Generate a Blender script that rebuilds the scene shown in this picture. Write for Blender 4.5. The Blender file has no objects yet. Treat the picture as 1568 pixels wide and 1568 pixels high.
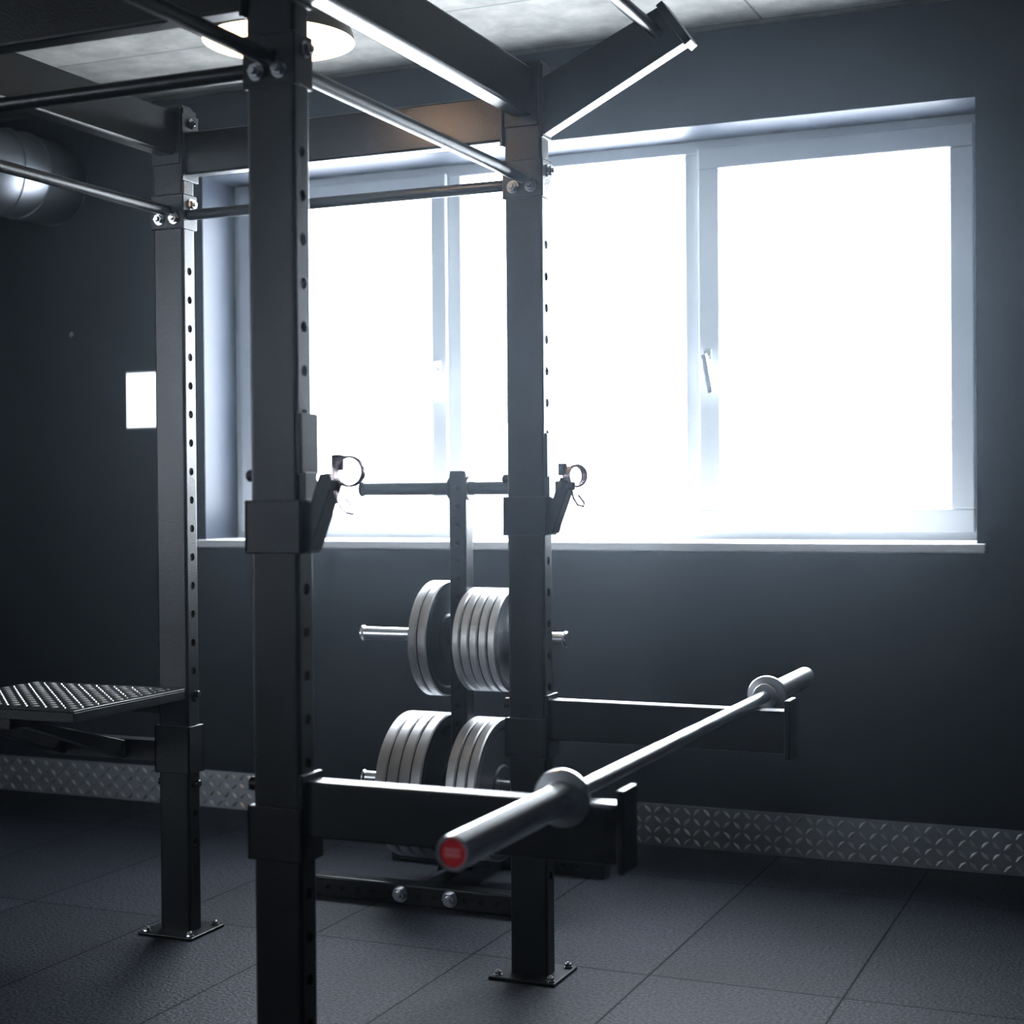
import bpy, bmesh, math, random
from mathutils import Vector, Matrix
random.seed(3)
scene = bpy.context.scene
scene.view_settings.view_transform = 'Standard'
try: scene.view_settings.look = 'High Contrast'
except Exception as e: print('nolook', e)

# ------------------------------------------------------------------ materials
def mat(name, col, rough=0.5, metal=0.0, bump=0.0, bscale=200.0, spec=0.5, emit=None, estr=0.0, var=0.0, vscale=5.0, rvar=0.0):
    m = bpy.data.materials.new(name); m.use_nodes = True
    nt = m.node_tree; b = nt.nodes['Principled BSDF']
    b.inputs['Base Color'].default_value = (*col, 1)
    b.inputs['Roughness'].default_value = rough
    b.inputs['Metallic'].default_value = metal
    b.inputs['Specular IOR Level'].default_value = spec
    if emit:
        b.inputs['Emission Color'].default_value = (*emit, 1)
        b.inputs['Emission Strength'].default_value = estr
    tc = nt.nodes.new('ShaderNodeTexCoord')
    if bump > 0:
        n = nt.nodes.new('ShaderNodeTexNoise'); n.inputs['Scale'].default_value = bscale
        n.inputs['Detail'].default_value = 3
        nt.links.new(tc.outputs['Object'], n.inputs['Vector'])
        bp = nt.nodes.new('ShaderNodeBump'); bp.inputs['Strength'].default_value = bump
        bp.inputs['Distance'].default_value = 0.002
        nt.links.new(n.outputs['Fac'], bp.inputs['Height'])
        nt.links.new(bp.outputs['Normal'], b.inputs['Normal'])
    if var > 0 or rvar > 0:
        n2 = nt.nodes.new('ShaderNodeTexNoise'); n2.inputs['Scale'].default_value = vscale
        n2.inputs['Detail'].default_value = 5
        nt.links.new(tc.outputs['Object'], n2.inputs['Vector'])
        if var > 0:
            mx = nt.nodes.new('ShaderNodeMix'); mx.data_type = 'RGBA'
            mx.inputs[6].default_value = (*[c*(1-var) for c in col], 1)
            mx.inputs[7].default_value = (*[min(1, c*(1+var)) for c in col], 1)
            nt.links.new(n2.outputs['Fac'], mx.inputs[0])
            nt.links.new(mx.outputs[2], b.inputs['Base Color'])
        if rvar > 0:
            mr = nt.nodes.new('ShaderNodeMapRange')
            mr.inputs[3].default_value = max(0, rough-rvar); mr.inputs[4].default_value = min(1, rough+rvar)
            nt.links.new(n2.outputs['Fac'], mr.inputs[0])
            nt.links.new(mr.outputs[0], b.inputs['Roughness'])
    return m

M_RACK = mat('black_powder_coat', (0.008, 0.0085, 0.010), 0.33, 0.0, 0.3, 260, 0.5, rvar=0.03, vscale=4)
M_HOLE = mat('hole_interior', (0.003, 0.003, 0.003), 0.8)
M_ZINC = mat('zinc_bolt', (0.85, 0.86, 0.88), 0.25, 1.0)
M_CHROME = mat('brushed_chrome', (0.96, 0.97, 0.98), 0.29, 1.0)
M_KNURL = mat('knurled_steel', (0.92, 0.93, 0.95), 0.36, 1.0, 0.1, 900)
M_RED = mat('red_end_cap', (0.65, 0.03, 0.04), 0.4)
M_REDL = mat('red_cap_print', (0.8, 0.38, 0.38), 0.4)
M_BLACKP = mat('black_plastic', (0.012, 0.012, 0.014), 0.45)
M_STEEL = mat('plate_steel_rim', (0.84, 0.85, 0.87), 0.42, 0.4, 0.3, 60, var=0.16, vscale=25, rvar=0.1)
M_PLATE = mat('plate_face_grey', (0.025, 0.027, 0.031), 0.5, 0.0, 0.2, 80)
M_TREAD = mat('aluminium_tread', (0.95, 0.96, 0.98), 0.28, 0.7)
M_TREADB = mat('aluminium_sheet', (0.56, 0.58, 0.61), 0.38, 0.85)
M_PVC = mat('white_pvc', (0.80, 0.82, 0.84), 0.35)
M_SILL = mat('white_sill', (0.88, 0.89, 0.90), 0.3)
M_WALL = mat('charcoal_wall_paint', (0.033, 0.039, 0.053), 0.5, 0.0, 0.1, 90, 0.35, var=0.12, vscale=2.5)
M_DUCT = mat('galvanised_duct', (0.36, 0.38, 0.41), 0.38, 0.9, 0.1, 40, rvar=0.1, vscale=6)
M_SHADE = mat('lamp_shade_metal', (0.25, 0.24, 0.22), 0.4, 0.6)
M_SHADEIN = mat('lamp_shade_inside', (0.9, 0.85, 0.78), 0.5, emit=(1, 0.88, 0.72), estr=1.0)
M_BULB = mat('bulb', (1, 0.9, 0.8), 0.5, emit=(1, 0.78, 0.5), estr=20)
M_PANEL = mat('glowing_panel_face', (0.9, 0.9, 0.9), 0.5, emit=(0.95, 0.98, 1), estr=2.0)  # white panel face, emission added for brightness, not a known lamp
M_COPPER = mat('spring_wire', (0.7, 0.58, 0.6), 0.22, 1.0)

# rubber floor
M_FLOOR = mat('rubber_floor', (0.02, 0.021, 0.024), 0.62, 0.0, 0, 0, 0.35)
nt = M_FLOOR.node_tree; b = nt.nodes['Principled BSDF']
tc = nt.nodes.new('ShaderNodeTexCoord')
mp = nt.nodes.new('ShaderNodeMapping'); mp.inputs['Location'].default_value = (0.26, 0.16, 0)
nt.links.new(tc.outputs['Object'], mp.inputs['Vector'])
br = nt.nodes.new('ShaderNodeTexBrick'); br.offset = 0.0
br.inputs['Scale'].default_value = 1.0
br.inputs['Brick Width'].default_value = 0.48; br.inputs['Row Height'].default_value = 0.96
br.inputs['Mortar Size'].default_value = 0.0028; br.inputs['Mortar Smooth'].default_value = 0.1
br.inputs['Color1'].default_value = (0.023, 0.025, 0.034, 1); br.inputs['Color2'].default_value = (0.016, 0.018, 0.024, 1)
br.inputs['Mortar'].default_value = (0.003, 0.003, 0.004, 1)
nt.links.new(mp.outputs[0], br.inputs['Vector'])
n1 = nt.nodes.new('ShaderNodeTexNoise'); n1.inputs['Scale'].default_value = 110; n1.inputs['Detail'].default_value = 3
nt.links.new(tc.outputs['Object'], n1.inputs['Vector'])
rp = nt.nodes.new('ShaderNodeMapRange'); rp.inputs[1].default_value = 0.35; rp.inputs[2].default_value = 0.7
rp.inputs[3].default_value = 0.3; rp.inputs[4].default_value = 2.8
nt.links.new(n1.outputs['Fac'], rp.inputs[0])
n3 = nt.nodes.new('ShaderNodeTexNoise'); n3.inputs['Scale'].default_value = 2.2; n3.inputs['Detail'].default_value = 5
nt.links.new(tc.outputs['Object'], n3.inputs['Vector'])
rp3 = nt.nodes.new('ShaderNodeMapRange'); rp3.inputs[3].default_value = 0.5; rp3.inputs[4].default_value = 1.5
nt.links.new(n3.outputs['Fac'], rp3.inputs[0])
mm = nt.nodes.new('ShaderNodeMath'); mm.operation = 'MULTIPLY'
nt.links.new(rp.outputs[0], mm.inputs[0]); nt.links.new(rp3.outputs[0], mm.inputs[1])
vm = nt.nodes.new('ShaderNodeVectorMath'); vm.operation = 'SCALE'
nt.links.new(br.outputs['Color'], vm.inputs[0]); nt.links.new(mm.outputs[0], vm.inputs['Scale'])
nt.links.new(vm.outputs[0], b.inputs['Base Color'])
sr = nt.nodes.new('ShaderNodeMapRange'); sr.inputs[3].default_value = 0.3; sr.inputs[4].default_value = 0.1
nt.links.new(br.outputs['Fac'], sr.inputs[0]); nt.links.new(sr.outputs[0], b.inputs['Specular IOR Level'])
bp = nt.nodes.new('ShaderNodeBump'); bp.inputs['Strength'].default_value = 0.8; bp.inputs['Distance'].default_value = 0.003
nt.links.new(n1.outputs['Fac'], bp.inputs['Height'])
nt.links.new(bp.outputs[0], b.inputs['Normal'])

# concrete ceiling
M_CEIL = mat('board_marked_concrete', (0.3, 0.3, 0.29), 0.8)
nt = M_CEIL.node_tree; b = nt.nodes['Principled BSDF']
tc = nt.nodes.new('ShaderNodeTexCoord')
br = nt.nodes.new('ShaderNodeTexBrick'); br.offset = 0.4
br.inputs['Scale'].default_value = 1.0; br.inputs['Brick Width'].default_value = 1.25; br.inputs['Row Height'].default_value = 0.5
br.inputs['Mortar Size'].default_value = 0.004
br.inputs['Color1'].default_value = (0.20, 0.20, 0.188, 1); br.inputs['Color2'].default_value = (0.17, 0.17, 0.16, 1)
br.inputs['Mortar'].default_value = (0.055, 0.06, 0.06, 1)
nt.links.new(tc.outputs['Object'], br.inputs['Vector'])
n1 = nt.nodes.new('ShaderNodeTexNoise'); n1.inputs['Scale'].default_value = 5; n1.inputs['Detail'].default_value = 9; n1.inputs['Roughness'].default_value = 0.65
nt.links.new(tc.outputs['Object'], n1.inputs['Vector'])
rp = nt.nodes.new('ShaderNodeMapRange'); rp.inputs[1].default_value = 0.3; rp.inputs[2].default_value = 0.7; rp.inputs[3].default_value = 0.5; rp.inputs[4].default_value = 1.3
nt.links.new(n1.outputs['Fac'], rp.inputs[0])
vm = nt.nodes.new('ShaderNodeVectorMath'); vm.operation = 'SCALE'
nt.links.new(br.outputs['Color'], vm.inputs[0]); nt.links.new(rp.outputs[0], vm.inputs['Scale'])
nt.links.new(vm.outputs[0], b.inputs['Base Color'])
bp = nt.nodes.new('ShaderNodeBump'); bp.inputs['Strength'].default_value = 0.5; bp.inputs['Distance'].default_value = 0.01
nt.links.new(n1.outputs['Fac'], bp.inputs['Height']); nt.links.new(bp.outputs[0], b.inputs['Normal'])

# ------------------------------------------------------------------ builder
class Bld:
    def __init__(s, name, mats):
        s.name = name; s.mats = mats; s.bm = bmesh.new()
    def add(s, t, m=0, smooth=False):
        for f in t.faces:
            f.material_index = m
            f.smooth = smooth and len(f.verts) == 4
        if smooth:
            for e in t.edges:
                if any(not f.smooth for f in e.link_faces): e.smooth = False
        me = bpy.data.meshes.new('tmp'); t.to_mesh(me); t.free()
        s.bm.from_mesh(me); bpy.data.meshes.remove(me)
    def box(s, x0, x1, y0, y1, z0, z1, m=0, bev=0.002, M=None):
        t = bmesh.new()
        bmesh.ops.create_cube(t, size=1)
        for v in t.verts:
            v.co = Vector(((x0+x1)/2 + v.co.x*(x1-x0), (y0+y1)/2 + v.co.y*(y1-y0), (z0+z1)/2 + v.co.z*(z1-z0)))
        if bev > 0:
            bmesh.ops.bevel(t, geom=t.edges[:], offset=bev, segments=2, affect='EDGES', profile=0.5)
        if M is not None: bmesh.ops.transform(t, matrix=M, verts=t.verts)
        s.add(t, m)
    def cyl(s, p0, p1, r, m=0, seg=24, r2=None, bev=0.0):
        p0 = Vector(p0); p1 = Vector(p1); d = p1-p0; L = d.length
        r2 = r if r2 is None else r2
        if bev > 0:
            s.lathe([(0, 0), (r-bev, 0), (r, bev), (r2, L-bev), (r2-bev, L), (0, L)], p0, d, m, seg); return
        s.lathe([(0, 0), (r, 0), (r2, L), (0, L)], p0, d, m, seg)
    def lathe(s, prof, o, axis, m=0, seg=32, closed=False, smooth=False):
        o = Vector(o); ax = Vector(axis).normalized()
        q = Vector((0, 0, 1)).rotation_difference(ax).to_matrix()
        t = bmesh.new(); rings = []
        for (r, h) in prof:
            if r < 1e-6: rings.append([t.verts.new(o + q @ Vector((0, 0, h)))])
            else:
                rings.append([t.verts.new(o + q @ Vector((r*math.cos(2*math.pi*i/seg), r*math.sin(2*math.pi*i/seg), h))) for i in range(seg)])
        n = len(rings); segs = []
        for k in range(n if closed else n-1):
            a = rings[k]; b = rings[(k+1) % n]
            for i in range(seg):
                j = (i+1) % seg
                if len(a) == 1 and len(b) == 1: continue
                if len(a) == 1: f = t.faces.new((a[0], b[j], b[i]))
                elif len(b) == 1: f = t.faces.new((a[i], a[j], b[0]))
                else: f = t.faces.new((a[i], a[j], b[j], b[i]))
        bmesh.ops.recalc_face_normals(t, faces=t.faces[:])
        for f in t.faces: f.smooth = True; f.material_index = m
        for e in t.edges:
            if len(e.link_faces) == 2:
                if e.calc_face_angle(0) > math.radians(35 if not smooth else 80): e.smooth = False
        me = bpy.data.meshes.new('tmp'); t.to_mesh(me); t.free()
        s.bm.from_mesh(me); bpy.data.meshes.remove(me)
    def prism(s, pts, ext, m=0, bev=0.0):
        """pts: list of 3D points (planar loop); ext: extrusion vector"""
        t = bmesh.new(); ext = Vector(ext)
        a = [t.verts.new(Vector(p)) for p in pts]; b = [t.verts.new(Vector(p)+ext) for p in pts]
        t.faces.new(a); t.faces.new(b[::-1]); n = len(a)
        for i in range(n):
            t.faces.new((a[i], b[i], b[(i+1) % n], a[(i+1) % n]))
        bmesh.ops.recalc_face_normals(t, faces=t.faces[:])
        if bev > 0:
            bmesh.ops.bevel(t, geom=t.edges[:], offset=bev, segments=2, affect='EDGES', profile=0.5)
        s.add(t, m)
    def wire(s, pts, r, m=0, seg=8):
        t = bmesh.new(); pts = [Vector(p) for p in pts]; rings = []
        d = (pts[1]-pts[0]).normalized(); up = d.orthogonal().normalized()
        for i, p in enumerate(pts):
            if i == 0: d2 = (pts[1]-pts[0]).normalized()
            elif i == len(pts)-1: d2 = (pts[-1]-pts[-2]).normalized()
            else: d2 = (pts[i+1]-pts[i-1]).normalized()
            up = d.rotation_difference(d2) @ up; d = d2
            side = d.cross(up).normalized()
            rings.append([t.verts.new(p + r*(math.cos(2*math.pi*k/seg)*up + math.sin(2*math.pi*k/seg)*side)) for k in range(seg)])
        for a, b in zip(rings[:-1], rings[1:]):
            for k in range(seg): t.faces.new((a[k], a[(k+1) % seg], b[(k+1) % seg], b[k]))
        t.faces.new(rings[0][::-1]); t.faces.new(rings[-1])
        bmesh.ops.recalc_face_normals(t, faces=t.faces[:])
        s.add(t, m, True)
    def bolt(s, p, d, r=0.012, m=1):
        p = Vector(p); d = Vector(d).normalized()
        s.cyl(p, p+d*0.0025, r*1.3, m, 20)
        s.cyl(p+d*0.0025, p+d*(0.0025+r*0.8), r, m, 6)
        s.cyl(p+d*(0.0025+r*0.8), p+d*(0.0025+r*1.25), r*0.55, m, 14, bev=0.001)
    def holed(s, o, u, v, w, h, holes, pitch, r, m=0, mh=2, depth=0.005):
        """flat face with real recessed round holes. holes = list of centre offsets along v"""
        o = Vector(o); u = Vector(u); v = Vector(v); n = u.cross(v)
        t = bmesh.new(); t2 = bmesh.new()
        def P(a, b, c=0): return o + u*a + v*b + n*c
        def quad(tt, pts): return tt.faces.new([tt.verts.new(p) for p in pts])
        y = 0.0
        for hc in holes:
            y0 = hc-pitch/2; y1 = hc+pitch/2
            if y0 > y+1e-5: quad(t, [P(0, y), P(w, y), P(w, y0), P(0, y0)])
            per = []
            K = 4
            for k in range(K): per.append((w*k/K, y0))
            for k in range(K): per.append((w, y0+pitch*k/K))
            for k in range(K): per.append((w-w*k/K, y1))
            for k in range(K): per.append((0, y1-pitch*k/K))
            inn = []
            for (a, b) in per:
                ang = math.atan2(b-hc, a-w/2); inn.append((w/2+r*math.cos(ang), hc+r*math.sin(ang)))
            L = len(per)
            for k in range(L):
                j = (k+1) % L
                quad(t, [P(*per[k]), P(*per[j]), P(*inn[j]), P(*inn[k])])
                quad(t, [P(*inn[k]), P(*inn[j]), P(*inn[j], -depth), P(*inn[k], -depth)])
            t2.faces.new([t2.verts.new(P(*q, -depth)) for q in inn])
            y = y1
        if y < h-1e-5: quad(t, [P(0, y), P(w, y), P(w, h), P(0, h)])
        bmesh.ops.remove_doubles(t, verts=t.verts[:], dist=1e-6)
        s.add(t, m); s.add(t2, mh)
    def tube(s, x0, x1, y0, y1, z0, z1, c=0.006, axis='z', hole_faces=('+x', '-x'), pitch=0.078, r=0.0105, start=0.2, end=1.9, m=0):
        """rectangular section post with rounded corners; holes on given faces. axis z or x"""
        if axis == 'z':
            L = z1-z0; O = Vector((x0, y0, z0)); U = Vector((1, 0, 0)); V = Vector((0, 1, 0)); A = Vector((0, 0, 1)); W = x1-x0; H = y1-y0
        else:
            L = x1-x0; O = Vector((x0, y0, z0)); U = Vector((0, 1, 0)); V = Vector((0, 0, 1)); A = Vector((1, 0, 0)); W = y1-y0; H = z1-z0
        pts = []
        for (cx, cy, a0) in ((W-c, c, -90), (W-c, H-c, 0), (c, H-c, 90), (c, c, 180)):
            for k in range(4):
                a = math.radians(a0+30*k); pts.append((cx+c*math.cos(a), cy+c*math.sin(a)))
        holes = []
        h = start
        while h <= end: holes.append(h); h += pitch
        t = bmesh.new(); n = len(pts)
        lo = [t.verts.new(O+U*p[0]+V*p[1]) for p in pts]; hi = [t.verts.new(O+U*p[0]+V*p[1]+A*L) for p in pts]
        for k in range(n):
            j = (k+1) % n
            flat = {3: '+u', 7: '+v', 11: '-u', 15: '-v'}.get(k)
            if flat and flat in hole_faces: continue
            t.faces.new((lo[k], lo[j], hi[j], hi[k]))
        t.faces.new(lo[::-1]); t.faces.new(hi)
        s.add(t, m)
        if '+u' in hole_faces: s.holed(O+U*W+V*c, V, A, H-2*c, L, holes, pitch, r, m)
        if '-u' in hole_faces: s.holed(O+V*(H-c), -V, A, H-2*c, L, holes, pitch, r, m)
        if '-v' in hole_faces: s.holed(O+U*c, U, A, W-2*c, L, holes, pitch, r, m)
        if '+v' in hole_faces: s.holed(O+U*(W-c)+V*H, -U, A, W-2*c, L, holes, pitch, r, m)
    def tread(s, o, u, v, W, H, p, hl, hw, ht, m=0):
        o = Vector(o); u = Vector(u); v = Vector(v); n = u.cross(v)
        t = bmesh.new()
        nx = int(W/p); ny = int(H/p)
        ox = (W-nx*p)/2+p/2; oy = (H-ny*p)/2+p/2
        for i in range(nx):
            for j in range(ny):
                c = o+u*(ox+i*p)+v*(oy+j*p)
                a = math.radians(45 if (i+j) % 2 else -45)
                d = u*math.cos(a)+v*math.sin(a); e = -u*math.sin(a)+v*math.cos(a)
                b = [t.verts.new(c+d*hl), t.verts.new(c+e*hw), t.verts.new(c-d*hl), t.verts.new(c-e*hw)]
                r0 = t.verts.new(c+d*hl*0.45+n*ht); r1 = t.verts.new(c-d*hl*0.45+n*ht)
                t.faces.new((b[0], b[1], r0)); t.faces.new((b[1], b[2], r1)); t.faces.new((b[1], r1, r0))
                t.faces.new((b[2], b[3], r1)); t.faces.new((b[3], b[0], r0)); t.faces.new((b[3], r0, r1))
        s.add(t, m)
    def done(s, loc=None):
        me = bpy.data.meshes.new(s.name)
        if loc is not None:
            for v in s.bm.verts: v.co -= Vector(loc)
        s.bm.to_mesh(me); s.bm.free()
        for m in s.mats: me.materials.append(m)
        ob = bpy.data.objects.new(s.name, me); scene.collection.objects.link(ob)
        if loc is not None: ob.location = loc
        return ob

# ------------------------------------------------------------------ room shell
XW, XE, YS, YN, HC = -6.5, 1.6, -3.2, 5.05, 2.73
T = 0.36
b = Bld('floor', [M_FLOOR]); b.box(XW-T, XE+T, YS-T, YN+T, -0.2, 0, bev=0); b.done()
b = Bld('ceiling', [M_CEIL]); b.box(XW-T, XE+T, YS-T, YN+T, HC, HC+0.2, bev=0); CEIL = b.done()
WX0, WX1, WZ0, WZ1 = -3.45, -0.590, 1.03, 2.42
b = Bld('wall_north', [M_WALL])
b.box(XW-T, WX0, YN, YN+T, 0, HC, bev=0); b.box(WX1, XE+T, YN, YN+T, 0, HC, bev=0)
b.box(WX0, WX1, YN, YN+T, 0, WZ0-0.03, bev=0); b.box(WX0, WX1, YN, YN+T, WZ1, HC, bev=0); b.done()
b = Bld('wall_south', [M_WALL]); b.box(XW-T, XE+T, YS-T, YS, 0, HC, bev=0); b.done()
b = Bld('wall_east', [M_WALL]); b.box(XE, XE+T, YS, YN, 0, HC, bev=0); b.done()
VY0, VY1, VZ0, VZ1 = -2.9, -0.6, 0.95, 2.5
b = Bld('wall_west', [M_WALL])
b.box(XW-T, XW, YS, VY0, 0, HC, bev=0); b.box(XW-T, XW, VY1, YN, 0, HC, bev=0)
b.box(XW-T, XW, VY0, VY1, 0, VZ0, bev=0); b.box(XW-T, XW, VY0, VY1, VZ1, HC, bev=0); b.done()

# tread-plate skirting
b = Bld('baseboard_north', [M_TREADB, M_TREAD])
b.box(XW+0.01, XE-0.01, YN-0.004, YN, 0.0, 0.142, bev=0.001)
b.tread((XW+0.01, YN-0.004, 0.002), (1, 0, 0), (0, 0, 1), XE-XW-0.02, 0.138, 0.0345, 0.0175, 0.0066, 0.0055, 1)
b.done()

# window
def handle(b, x, y, z, m=2):
    b.box(x-0.014, x+0.014, y-0.012, y, z-0.035, z+0.035, m, 0.004)
    b.cyl((x, y-0.01, z), (x, y-0.045, z), 0.009, m, 14)
    R = Matrix.Translation((x, y-0.045, z)) @ Matrix.Rotation(math.radians(-10), 4, 'Y') @ Matrix.Translation((-x, -y+0.045, -z))
    b.box(x-0.010, x+0.010, y-0.055, y-0.038, z-0.125, z+0.012, m, 0.004, R)
b = Bld('window_1', [M_PVC, M_PVC, M_ZINC])
YF = 5.27
FX0, FX1, FZ0, FZ1 = WX0, WX1, WZ0, WZ1
fr = 0.045
b.box(FX0, FX1, YF, YF+0.07, FZ0, FZ0+fr, 0, 0.004); b.box(FX0, FX1, YF, YF+0.07, FZ1-fr, FZ1, 0, 0.004)
b.box(FX0, FX0+fr, YF, YF+0.07, FZ0+fr, FZ1-fr, 0, 0.004); b.box(FX1-fr, FX1, YF, YF+0.07, FZ0+fr, FZ1-fr, 0, 0.004)
for mxx in (-2.50, -1.56):
    b.box(mxx-0.038, mxx+0.038, YF+0.002, YF+0.07, FZ0+fr, FZ1-fr, 0, 0.004)
def sash(x0, x1, z0, z1, w=0.064, y=YF-0.018):
    b.box(x0, x1, y, y+0.06, z0, z0+w, 0, 0.005); b.box(x0, x1, y, y+0.06, z1-w, z1, 0, 0.005)
    b.box(x0, x0+w, y, y+0.06, z0+w, z1-w, 0, 0.005); b.box(x1-w, x1, y, y+0.06, z0+w, z1-w, 0, 0.005)
    g = 0.006
    b.box(x0+w, x1-w, y+0.022, y+0.03, z0+w, z0+w+g, 0, 0); b.box(x0+w, x1-w, y+0.022, y+0.03, z1-w-g, z1-w, 0, 0)
sash(FX0+0.03, -2.515, FZ0+0.03, FZ1-0.03)
sash(-1.545, FX1-0.03, FZ0+0.03, FZ1-0.03, 0.076)
handle(b, -2.55, YF-0.018, 1.66); handle(b, -1.510, YF-0.018, 1.66)
b.done()
b = Bld('window_sill', [M_SILL])
b.box(WX0-0.02, WX1+0.03, YN-0.035, YF, WZ0-0.03, WZ0, 0, 0.006); b.done()
# other window of the room (behind-left of camera)
b = Bld('window_2', [M_PVC])
xx = XW-0.15
b.box(xx-0.07, xx, VY0, VY1, VZ0, VZ0+0.07, 0, 0.004); b.box(xx-0.07, xx, VY0, VY1, VZ1-0.07, VZ1, 0, 0.004)
for yy in (VY0, (VY0+VY1)/2-0.04, VY1-0.08):
    b.box(xx-0.07, xx, yy, yy+0.08, VZ0+0.07, VZ1-0.07, 0, 0.004)
b.done()

# ------------------------------------------------------------------ power rack
AX, CX = -1.49, -2.54
AY, BY, FY = 2.42, 3.58, 1.26
hx, hy = 0.049, 0.0275
RM = [M_RACK, M_ZINC, M_HOLE]
b = Bld('power_rack', RM)
posts = [(AX, AY), (AX, BY), (CX, BY), (CX, AY), (AX, FY)]
HB = 1.965
for (x, y) in posts:
    b.tube(x-hx, x+hx, y-hy, y+hy, 0.006, 2.255, c=0.007, hole_faces=('+u', '-u'), start=0.245, end=1.85)
    b.box(x-hx+0.004, x+hx-0.004, y-hy+0.004, y+hy-0.004, 2.25, 2.262, 0, 0.002)
    # base plate
    b.box(x-0.088, x+0.088, y-0.078, y+0.078, 0, 0.008, 0, 0.002)
    for sx in (-1, 1):
        for sy in (-1, 1): b.bolt((x+sx*0.07, y+sy*0.06, 0.008), (0, 0, 1), 0.009)
    # bracket band at bar level
    g = 0.005
    b.box(x-hx-g, x+hx+g, y-hy-g, y+hy+g, HB-0.04, HB+0.055, 0, 0.003)
    for sy in (-1, 1):
        for sx in (-1, 1): b.bolt((x+sx*0.024, y+sy*(hy+g), HB-0.012), (0, sy, 0), 0.0125)
        b.bolt((x-0.022*0, y+sy*(hy+0.004), 2.225), (0, sy, 0), 0.012) if sy < 0 else None
    b.bolt((x+hx+g, y+0.004, HB+0.028), (1, 0, 0), 0.012)
    b.bolt((x+hx+0.0, y, 2.215), (1, 0, 0), 0.012)
    b.box(x+hx-0.002, x+hx+0.006, y-0.03, y+0.03, 2.07, 2.25, 0, 0.002)
def xbeam(x0, x1, y):
    b.box(x0, x1, y-0.025, y+0.025, 2.07, 2.185, 0, 0.006)
    b.cyl((x0, y, HB+0.0), (x1, y, HB+0.0), 0.0145, 0, 24)
    for x, sg in ((x0, 1), (x1, -1)):
        b.box(min(x, x+sg*0.008), max(x, x+sg*0.008), y-0.038, y+0.038, 2.055, 2.235, 0, 0.002)
        for sy in (-1, 1): b.bolt((x+sg*0.008, y+sy*0.0, 2.21), (sg, 0, 0), 0.010)
def ybeam(x, y0, y1):
    b.box(x-0.026, x+0.026, y0, y1, 2.125, 2.245, 0, 0.006)
    b.cyl((x, y0, HB+0.01), (x, y1, HB+0.01), 0.0145, 0, 24)
    for y, sg in ((y0, 1), (y1, -1)):
        b.box(x-0.045, x+0.045, min(y, y+sg*0.008), max(y, y+sg*0.008), 2.10, 2.255, 0, 0.002)
xbeam(CX+hx, AX-hx, BY); xbeam(CX+hx, AX-hx, AY)
ybeam(AX, AY+hy, BY-hy); ybeam(CX, AY+hy, BY-hy); ybeam(AX, FY+hy, AY-hy)
# raised outrigger arms with pull-up bar
for y in (AY, BY, FY):
    p = [(AX+hx, y-0.024, 2.075), (AX+hx, y-0.024, 2.215), (AX+0.36, y-0.024, 2.355), (AX+0.425, y-0.024, 2.265)]
    b.prism(p, (0, 0.048, 0), 0, 0.003)
    b.prism([(AX+0.345, y-0.03, 2.352), (AX+0.36, y-0.03, 2.362), (AX+0.432, y-0.03, 2.262), (AX+0.416, y-0.03, 2.25)], (0, 0.06, 0), 0, 0.002)
b.cyl((AX+0.345, FY-0.06, 2.29), (AX+0.345, BY-0.024, 2.29), 0.0155, 0, 24)
b.done()

# ------------------------------------------------------------------ spotter arms
AT = 0.690
for y in (AY, BY):
    b = Bld('spotter_arm', RM)
    x = AX; g = 0.0105
    b.box(x+hx+0.0055, -0.842, y-0.025, y+0.025, AT-0.1, AT, 0, 0.005)
    b.box(-0.845, -0.832, y-0.036, y+0.036, AT-0.112, AT+0.026, 0, 0.003)
    # channel bracket hugging the post (three plates)
    b.box(x+hx+0.0005, x+hx+0.010, y-hy-0.008, y+hy+0.008, 0.545, AT+0.012, 0, 0.002)
    for sy in (-1, 1):
        ya, yb = sorted((y+sy*(hy+0.0005), y+sy*(hy+0.008)))
        b.box(x-hx-0.008, x+hx+0.010, ya, yb, 0.545, 0.642, 0, 0.002)
    b.box(x-hx-0.008, x-hx-0.0005, y-hy-0.008, y+hy+0.008, 0.545, 0.642, 0, 0.002)
    b.cyl((x-hx-0.001, y, 0.675), (x-hx-0.022, y, 0.675), 0.013, 0, 18, bev=0.003)
    b.done()

# ------------------------------------------------------------------ J-cups
for y in (AY, BY):
    b = Bld('j_cup', [M_RACK, M_ZINC, M_BLACKP])
    x = AX+hx+0.0006
    b.box(x, x+0.010, y-0.031, y+0.031, 1.235, 1.345, 2, 0.003)
    b.prism([(x, y-0.022, 1.095), (x+0.020, y-0.022, 1.10), (x+0.066, y-0.022, 1.222), (x+0.058, y-0.022, 1.238), (x+0.040, y-0.022, 1.236), (x+0.022, y-0.022, 1.185), (x+0.012, y-0.022, 1.19), (x+0.012, y-0.022, 1.24), (x, y-0.022, 1.24)], (0, 0.044, 0), 0, 0.002)
    for sy in (-1, 1):
        ya, yb = sorted((y+sy*(hy+0.0005), y+sy*(hy+0.008)))
        b.box(AX-hx-0.008, x+0.008, ya, yb, 1.095, 1.19, 0, 0.002)
    b.box(AX-hx-0.008, AX-hx-0.0005, y-hy-0.008, y+hy+0.008, 1.095, 1.19, 0, 0.002)
    b.cyl((AX-hx-0.001, y, 1.235), (AX-hx-0.022, y, 1.235), 0.011, 0, 18, bev=0.003)
    b.done()

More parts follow.
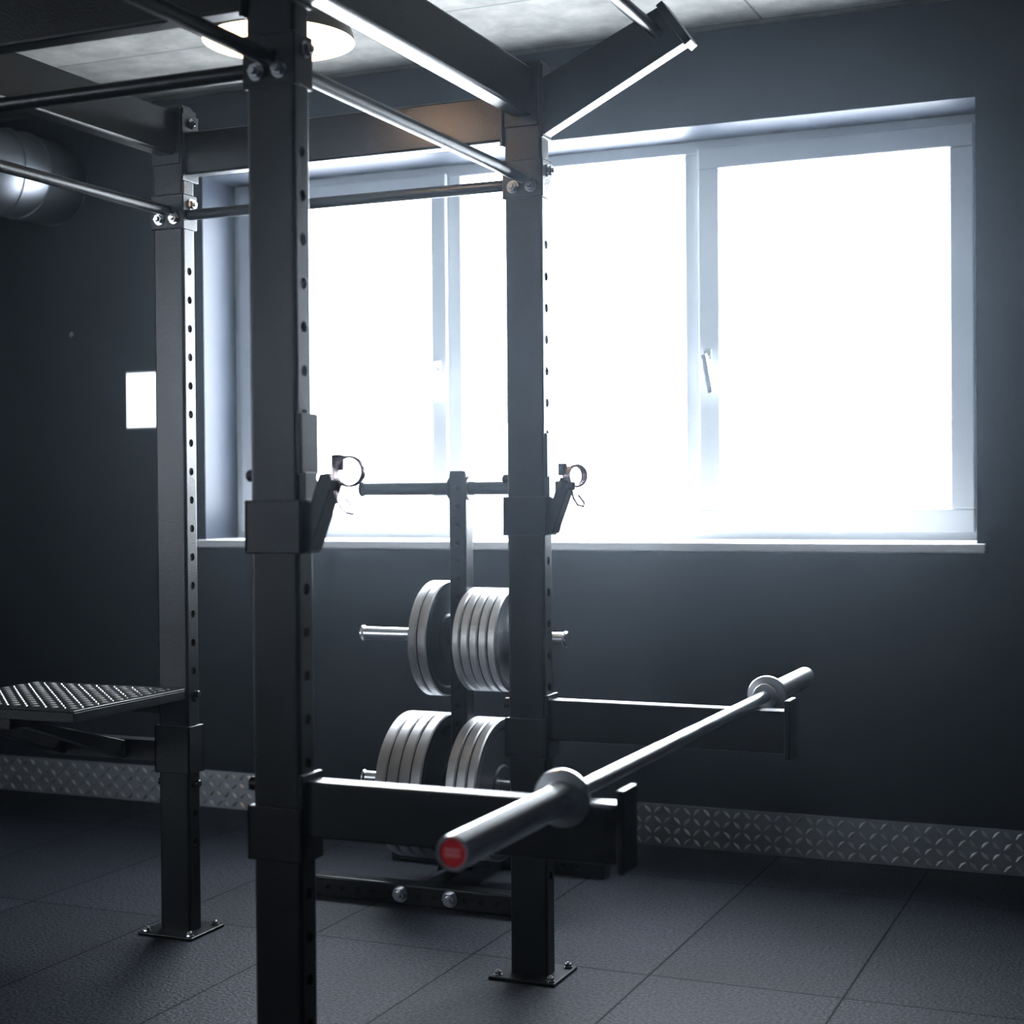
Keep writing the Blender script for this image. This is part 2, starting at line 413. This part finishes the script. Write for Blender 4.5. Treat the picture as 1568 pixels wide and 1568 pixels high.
# spring collars hanging on the hooks
def spring(cx, cy, cz, rot):
    b = Bld('spring_collar', [M_COPPER, M_BLACKP])
    pts = []; n = 4; r = 0.026
    a0 = math.radians(200)
    for i in range(n*24+1):
        a = a0-2*math.pi*i/24
        pts.append(Vector((r*math.cos(a), (i/24-n/2)*0.0066, r*math.sin(a))))
    R = Matrix.Rotation(rot, 3, 'Z')
    q0, q1 = pts[0], pts[-1]
    h0 = [q0+Vector((0.003, -0.002, -0.02)), q0+Vector((0.008, -0.004, -0.045)), q0+Vector((0.020, -0.004, -0.062)), q0+Vector((0.036, -0.004, -0.066)), q0+Vector((0.038, -0.004, -0.056)), q0+Vector((0.022, -0.004, -0.038))]
    h1 = [q1+Vector((-0.002, 0.003, 0.018)), q1+Vector((-0.004, 0.004, 0.034))]
    allp = h0[::-1]+pts+h1
    C = Vector((cx, cy, cz))
    b.wire([C+R @ p for p in allp], 0.0028, 0, 8)
    q = C+R @ h1[0]
    b.box(q.x-0.011, q.x+0.011, q.y-0.008, q.y+0.008, q.z-0.008, q.z+0.022, 1, 0.004)
    q = C+R @ h0[0]
    b.box(q.x-0.010, q.x+0.010, q.y-0.007, q.y+0.007, q.z-0.006, q.z+0.014, 1, 0.004)
    b.done()
spring(AX+hx+0.096, AY-0.012, 1.24, 0.2)
spring(AX+hx+0.078, BY-0.012, 1.24, 0.9)

# ------------------------------------------------------------------ barbell
b = Bld('barbell', [M_CHROME, M_KNURL, M_RED, M_REDL])
BX, BZ, Y0, Y1 = -0.925, AT+0.0145, 1.935, 4.125
ya, yb = 2.372, 3.688
b.cyl((BX, ya, BZ), (BX, yb, BZ), 0.014, 0, 32)
for (k0, k1) in ((ya+0.12, ya+0.5), (yb-0.5, yb-0.12), (3.03-0.06, 3.03+0.06)):
    b.cyl((BX, k0, BZ), (BX, k1, BZ), 0.0144, 1, 32)
for yc, ye, sg in ((ya, Y0, -1), (yb, Y1, 1)):
    L = abs(ye-yc)
    b.lathe([(0.014, -0.0), (0.029, 0.0), (0.031, 0.003), (0.031, 0.012), (0.046, 0.014), (0.048, 0.017), (0.048, 0.026), (0.046, 0.029), (0.030, 0.031), (0.0285, 0.045), (0.0258, 0.052), (0.0255, L-0.004), (0.024, L), (0.0205, L), (0.0205, L-0.003), (0, L-0.003)], (BX, yc, BZ), (0, sg, 0), 0, 48)
    b.cyl((BX, ye-sg*0.003, BZ), (BX, ye-sg*0.0015, BZ), 0.020, 2, 40)
    for dz in (-0.005, 0.002):
        y_0, y_1 = sorted((ye-sg*0.0015, ye-sg*0.001))
        b.box(BX-0.012, BX+0.012, y_0, y_1, BZ+dz, BZ+dz+0.004, 3, 0)
b.done()

# ------------------------------------------------------------------ step platform on left post
b = Bld('step_platform', [M_RACK, M_TREAD, M_HOLE, M_ZINC])
px0, px1, py0, py1, ph = -3.0, -2.495, 3.08, 3.545, 0.675
b.box(px0, px1, py0, py1, ph-0.006, ph, 0, 0.002)
b.box(px0, px1, py0, py0+0.004, ph-0.03, ph-0.006, 0, 0.001)
b.box(px1-0.004, px1, py0+0.004, py1, ph-0.03, ph-0.006, 0, 0.001)
b.box(px0, px0+0.004, py0+0.004, py1, ph-0.03, ph-0.006, 0, 0.001)
b.tread((px0+0.01, py0+0.01, ph), (1, 0, 0), (0, 1, 0), px1-px0-0.02, py1-py0-0.02, 0.03, 0.0115, 0.0042, 0.0025, 1)
b.box(px0+0.02, CX-hx-0.001, BY-0.025, BY+0.025, ph-0.075, ph-0.02, 0, 0.003)
for x in (-2.72, -2.93):
    b.box(x-0.02, x+0.02, py0+0.01, BY-0.02, ph-0.06, ph-0.006, 0, 0.003)
    b.prism([(x-0.018, BY-0.02, 0.47), (x-0.018, BY-0.02, 0.52), (x-0.018, py0+0.12, ph-0.055), (x-0.018, py0+0.06, ph-0.055)], (0.036, 0, 0), 0, 0.002)
b.box(px0+0.02, CX-hx-0.001, BY-0.025, BY+0.025, 0.465, 0.525, 0, 0.003)
g = 0.008
for sy in (-1, 1):
    ya_, yb_ = sorted((BY+sy*(hy+0.0005), BY+sy*(hy+g)))
    b.box(CX-hx-g, CX+hx+g, ya_, yb_, 0.44, 0.57, 0, 0.002)
for sx in (-1, 1):
    xa_, xb_ = sorted((CX+sx*(hx+0.0005), CX+sx*(hx+g)))
    b.box(xa_, xb_, BY-hy-g, BY+hy+g, 0.44, 0.57, 0, 0.002)
for (x, z, d) in ((CX+hx, 0.655, 1), (CX+hx, 0.41, 1), (CX-hx, 0.41, -1)):
    b.cyl((x+d*0.0005, BY, z), (x+d*0.018, BY, z), 0.011, 0, 18, bev=0.003)
b.done()

# ------------------------------------------------------------------ plate storage tree
TX, TY = -2.02, 4.31
b = Bld('weight_plate_tree', RM)
b.tube(TX-0.028, TX+0.028, TY-0.028, TY+0.028, 0.07, 1.26, c=0.006, hole_faces=('-v', '+v'), pitch=0.055, r=0.009, start=0.1, end=1.15)
b.box(TX-0.026, TX+0.026, TY-0.026, TY+0.026, 1.255, 1.268, 0, 0.002)
for y in (4.07, 4.57):
    b.tube(TX-0.37, TX+0.37, y-0.028, y+0.028, 0.0, 0.062, axis='x', c=0.006, hole_faces=('-u', '+u'), pitch=0.05, r=0.009, start=0.05, end=0.7)
b.box(TX-0.028, TX+0.028, 4.098, 4.542, 0.004, 0.062, 0, 0.004)
b.box(TX-0.05, TX+0.05, TY-0.05, TY+0.05, 0.062, 0.072, 0, 0.002)
for sx in (-1, 1):
    b.prism([(TX+sx*0.03-0.003, TY-0.03, 0.07), (TX+sx*0.03-0.003, TY-0.12, 0.07), (TX+sx*0.03-0.003, TY-0.03, 0.18)], (0.006, 0, 0), 0)
    b.prism([(TX+sx*0.028, TY-0.03, 0.07), (TX+sx*0.10, TY-0.03, 0.07), (TX+sx*0.028, TY-0.03, 0.15)], (0, 0.008, 0), 0)
for x in (TX-0.08, TX+0.08): b.bolt((x, 4.07-0.028, 0.033), (0, -1, 0), 0.019)
for (x, z) in ((TX+0.05, 0.09), (TX-0.05, 0.09)): b.bolt((x, TY-0.03, z), (0, -1, 0), 0.011)
PEG = {0: 1.215, 1: 0.764, 2: 0.312}
for k, z in PEG.items():
    r = 0.0205
    for sg in (-1, 1):
        b.cyl((TX+sg*0.027, TY, z), (TX+sg*0.335, TY, z), r, 0 if k == 0 else 1, 32, bev=0.003)
        b.cyl((TX+sg*0.027, TY, z), (TX+sg*0.033, TY, z), 0.036, 0, 24)
        b.cyl((TX+sg*0.335, TY, z), (TX+sg*0.345, TY, z), r+0.004, 0 if k == 0 else 1, 32, bev=0.003)
b.done()

def plate(x0, th, R, z):
    b = Bld('weight_plate', [M_STEEL, M_PLATE])
    c = 0.004; e = th*0.22
    rr = R*0.86
    b.lathe([(rr, 0.0015), (rr+0.004, 0), (R-c, 0), (R, c), (R, th-c), (R-c, th)], (x0, TY, z), (1, 0, 0), 0, 72)
    h0 = 0.0275
    prof = [(rr+0.0002, 0.0015), (rr-0.006, e), (0.075, e), (0.068, 0.001), (h0, 0.001), (h0, th-0.001), (0.068, th-0.001), (0.075, th-e), (rr-0.006, th-e), (rr+0.0002, th-0.0015), (rr+0.004, th), (R-c, th)]
    b.lathe(prof, (x0, TY, z), (1, 0, 0), 1, 72)
    b.done()
def stack(z, side, specs):
    x = TX+side*0.0375
    for (th, R) in specs:
        zz = z-(0.0275-0.0205)
        if side > 0: plate(x, th, R, zz); x += th+0.003
        else: plate(x-th, th, R, zz); x -= th+0.003
stack(PEG[1], -1, [(0.03, 0.176), (0.028, 0.176)])
stack(PEG[1], 1, [(0.024, 0.156), (0.026, 0.156), (0.026, 0.156), (0.026, 0.156), (0.026, 0.156)])
stack(PEG[2], -1, [(0.036, 0.222)]*4)
stack(PEG[2], 1, [(0.032, 0.215), (0.032, 0.215), (0.028, 0.215)])

# ------------------------------------------------------------------ pendant lamp
LX, LY, LZ = -1.905, 3.10, 2.24
b = Bld('pendant_lamp', [M_SHADE, M_SHADEIN, M_BULB, M_BLACKP])
b.lathe([(0.174, 0), (0.170, 0.02), (0.15, 0.06), (0.11, 0.098), (0.06, 0.125), (0.035, 0.135), (0.03, 0.19), (0.0, 0.195)], (LX, LY, LZ), (0, 0, 1), 0, 64)
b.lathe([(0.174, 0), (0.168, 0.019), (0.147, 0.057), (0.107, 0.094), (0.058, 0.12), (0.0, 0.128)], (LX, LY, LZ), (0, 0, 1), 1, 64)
b.lathe([(0, 0.025), (0.02, 0.03), (0.034, 0.05), (0.036, 0.065), (0.028, 0.09), (0.015, 0.105), (0.014, 0.13)], (LX, LY, LZ), (0, 0, 1), 2, 32)
b.cyl((LX, LY, LZ+0.19), (LX, LY, HC-0.02), 0.005, 3, 10)
b.cyl((LX, LY, HC-0.025), (LX, LY, HC), 0.05, 3, 24)
b.done()
L = bpy.data.lights.new('pendant_light', 'POINT'); L.energy = 2.5; L.color = (1, 0.62, 0.33); L.shadow_soft_size = 0.05
lo = bpy.data.objects.new('pendant_light', L); lo.location = (LX, LY, LZ+0.01); scene.collection.objects.link(lo)

# ------------------------------------------------------------------ ventilation duct
b = Bld('ventilation_duct', [M_DUCT, M_ZINC])
DY, DZ, DR = 4.62, 2.45, 0.165
prof = []
x = -6.45; Lr = 0
xe = -4.38
prof = [(DR-0.01, 0), (DR, 0)]
d = 0.0
while d+0.12 < (xe+6.45):
    prof += [(DR, d+0.10), (DR+0.005, d+0.105), (DR+0.005, d+0.113), (DR, d+0.118)]; d += 0.118
prof += [(DR, xe+6.45)]
b.lathe(prof, (x, DY, DZ), (1, 0, 0), 0, 56)
rb = 0.22
rings = []; t = bmesh.new()
for k in range(6):
    a = math.radians(90*k/5)
    c = Vector((xe+rb*math.sin(a), DY+rb-rb*math.cos(a), DZ)); dirv = Vector((math.cos(a), math.sin(a), 0)); side = Vector((-math.sin(a), math.cos(a), 0))
    rings.append([t.verts.new(c+DR*(math.cos(2*math.pi*i/48)*side+math.sin(2*math.pi*i/48)*Vector((0, 0, 1)))) for i in range(48)])
for r0, r1 in zip(rings[:-1], rings[1:]):
    for i in range(48): t.faces.new((r0[i], r0[(i+1) % 48], r1[(i+1) % 48], r1[i]))
bmesh.ops.recalc_face_normals(t, faces=t.faces[:])
b.add(t, 0, True)
for k in range(1, 6):
    a = math.radians(90*k/5)
    c = Vector((xe+rb*math.sin(a), DY+rb-rb*math.cos(a), DZ)); dv = Vector((math.cos(a), math.sin(a), 0))
    b.lathe([(DR-0.002, -0.006), (DR+0.005, -0.004), (DR+0.005, 0.004), (DR-0.002, 0.006)], c, dv, 0, 48)
b.lathe([(DR-0.01, 0), (DR+0.007, 0), (DR+0.007, 0.05), (DR-0.01, 0.05)], (xe-0.04, DY, DZ), (1, 0, 0), 0, 56)
b.cyl((xe+rb, DY+rb, DZ), (xe+rb, YN+0.0, DZ), DR, 0, 48)
for x in (-6.0, -4.6):
    b.box(x-0.012, x+0.012, DY-DR-0.01, DY-DR-0.005, DZ, HC, 1, 0)
    b.box(x-0.012, x+0.012, DY+DR+0.005, DY+DR+0.01, DZ, HC, 1, 0)
b.done()

# unidentified white wall panel, glow added to make it blow out
b = Bld('bright_wall_panel', [M_PVC, M_PANEL])
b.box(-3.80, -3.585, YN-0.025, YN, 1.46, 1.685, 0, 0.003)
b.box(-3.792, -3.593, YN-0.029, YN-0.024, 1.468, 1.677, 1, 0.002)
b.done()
b = Bld('wall_screw', [M_ZINC]); b.cyl((-4.075, YN, 1.845), (-4.075, YN-0.008, 1.845), 0.011, 0, 16, bev=0.002); b.done()

# ------------------------------------------------------------------ scatter volume added across the room to imitate lens bloom and veiling flare
M_BLOOM = bpy.data.materials.new('bloom_haze'); M_BLOOM.use_nodes = True
nt = M_BLOOM.node_tree; nt.nodes.clear()
o = nt.nodes.new('ShaderNodeOutputMaterial'); vs = nt.nodes.new('ShaderNodeVolumeScatter')
vs.inputs['Color'].default_value = (0.76, 0.88, 1, 1); vs.inputs['Density'].default_value = 0.0078; vs.inputs['Anisotropy'].default_value = 0.84
nt.links.new(vs.outputs[0], o.inputs['Volume'])
b = Bld('bloom_haze_volume', [M_BLOOM]); b.box(XW+0.02, XE-0.02, YS+0.02, YN-0.05, 0.001, HC-0.01, bev=0); b.done()

# ------------------------------------------------------------------ light: sky through windows
w = bpy.data.worlds.new('World'); scene.world = w; w.use_nodes = True
bg = w.node_tree.nodes['Background']
bg.inputs[0].default_value = (0.87, 0.93, 1.0, 1); bg.inputs[1].default_value = 17.5
def portal(name, loc, rot, sx, sy):
    l = bpy.data.lights.new(name, 'AREA'); l.shape = 'RECTANGLE'; l.size = sx; l.size_y = sy
    l.cycles.is_portal = True
    ob = bpy.data.objects.new(name, l); ob.location = loc; ob.rotation_euler = rot; scene.collection.objects.link(ob)
portal('sky_portal_north', ((WX0+WX1)/2, YN+T+0.02, (WZ0+WZ1)/2), (math.radians(-90), 0, 0), WX1-WX0, WZ1-WZ0)
portal('sky_portal_west', (XW-T-0.02, (VY0+VY1)/2, (VZ0+VZ1)/2), (0, math.radians(-90), 0), VZ1-VZ0, VY1-VY0)

# ------------------------------------------------------------------ camera
f_px = 2440.0
cam = bpy.data.cameras.new('camera'); co = bpy.data.objects.new('camera', cam); scene.collection.objects.link(co)
cam.sensor_width = 36; cam.lens = f_px/1600*36
yaw = math.atan2(1048, 2440)
F = Vector((-math.sin(yaw), math.cos(yaw), 0)); R = Vector((math.cos(yaw), math.sin(yaw), 0)); U = Vector((0, 0, 1))
p = math.atan2(30, f_px)
F2 = F*math.cos(p)-U*math.sin(p); U2 = U*math.cos(p)+F*math.sin(p)
rl = 0.008
R3 = (R-U2*rl).normalized(); U3 = (U2+R*rl).normalized()
m3 = Matrix((R3, U3, -F2)).transposed()
co.matrix_world = Matrix.Translation((0, 0, 1.2)) @ m3.to_4x4()
cam.dof.use_dof = True; cam.dof.focus_distance = 3.9; cam.dof.aperture_fstop = 3.5
cam.clip_start = 0.05
scene.camera = co
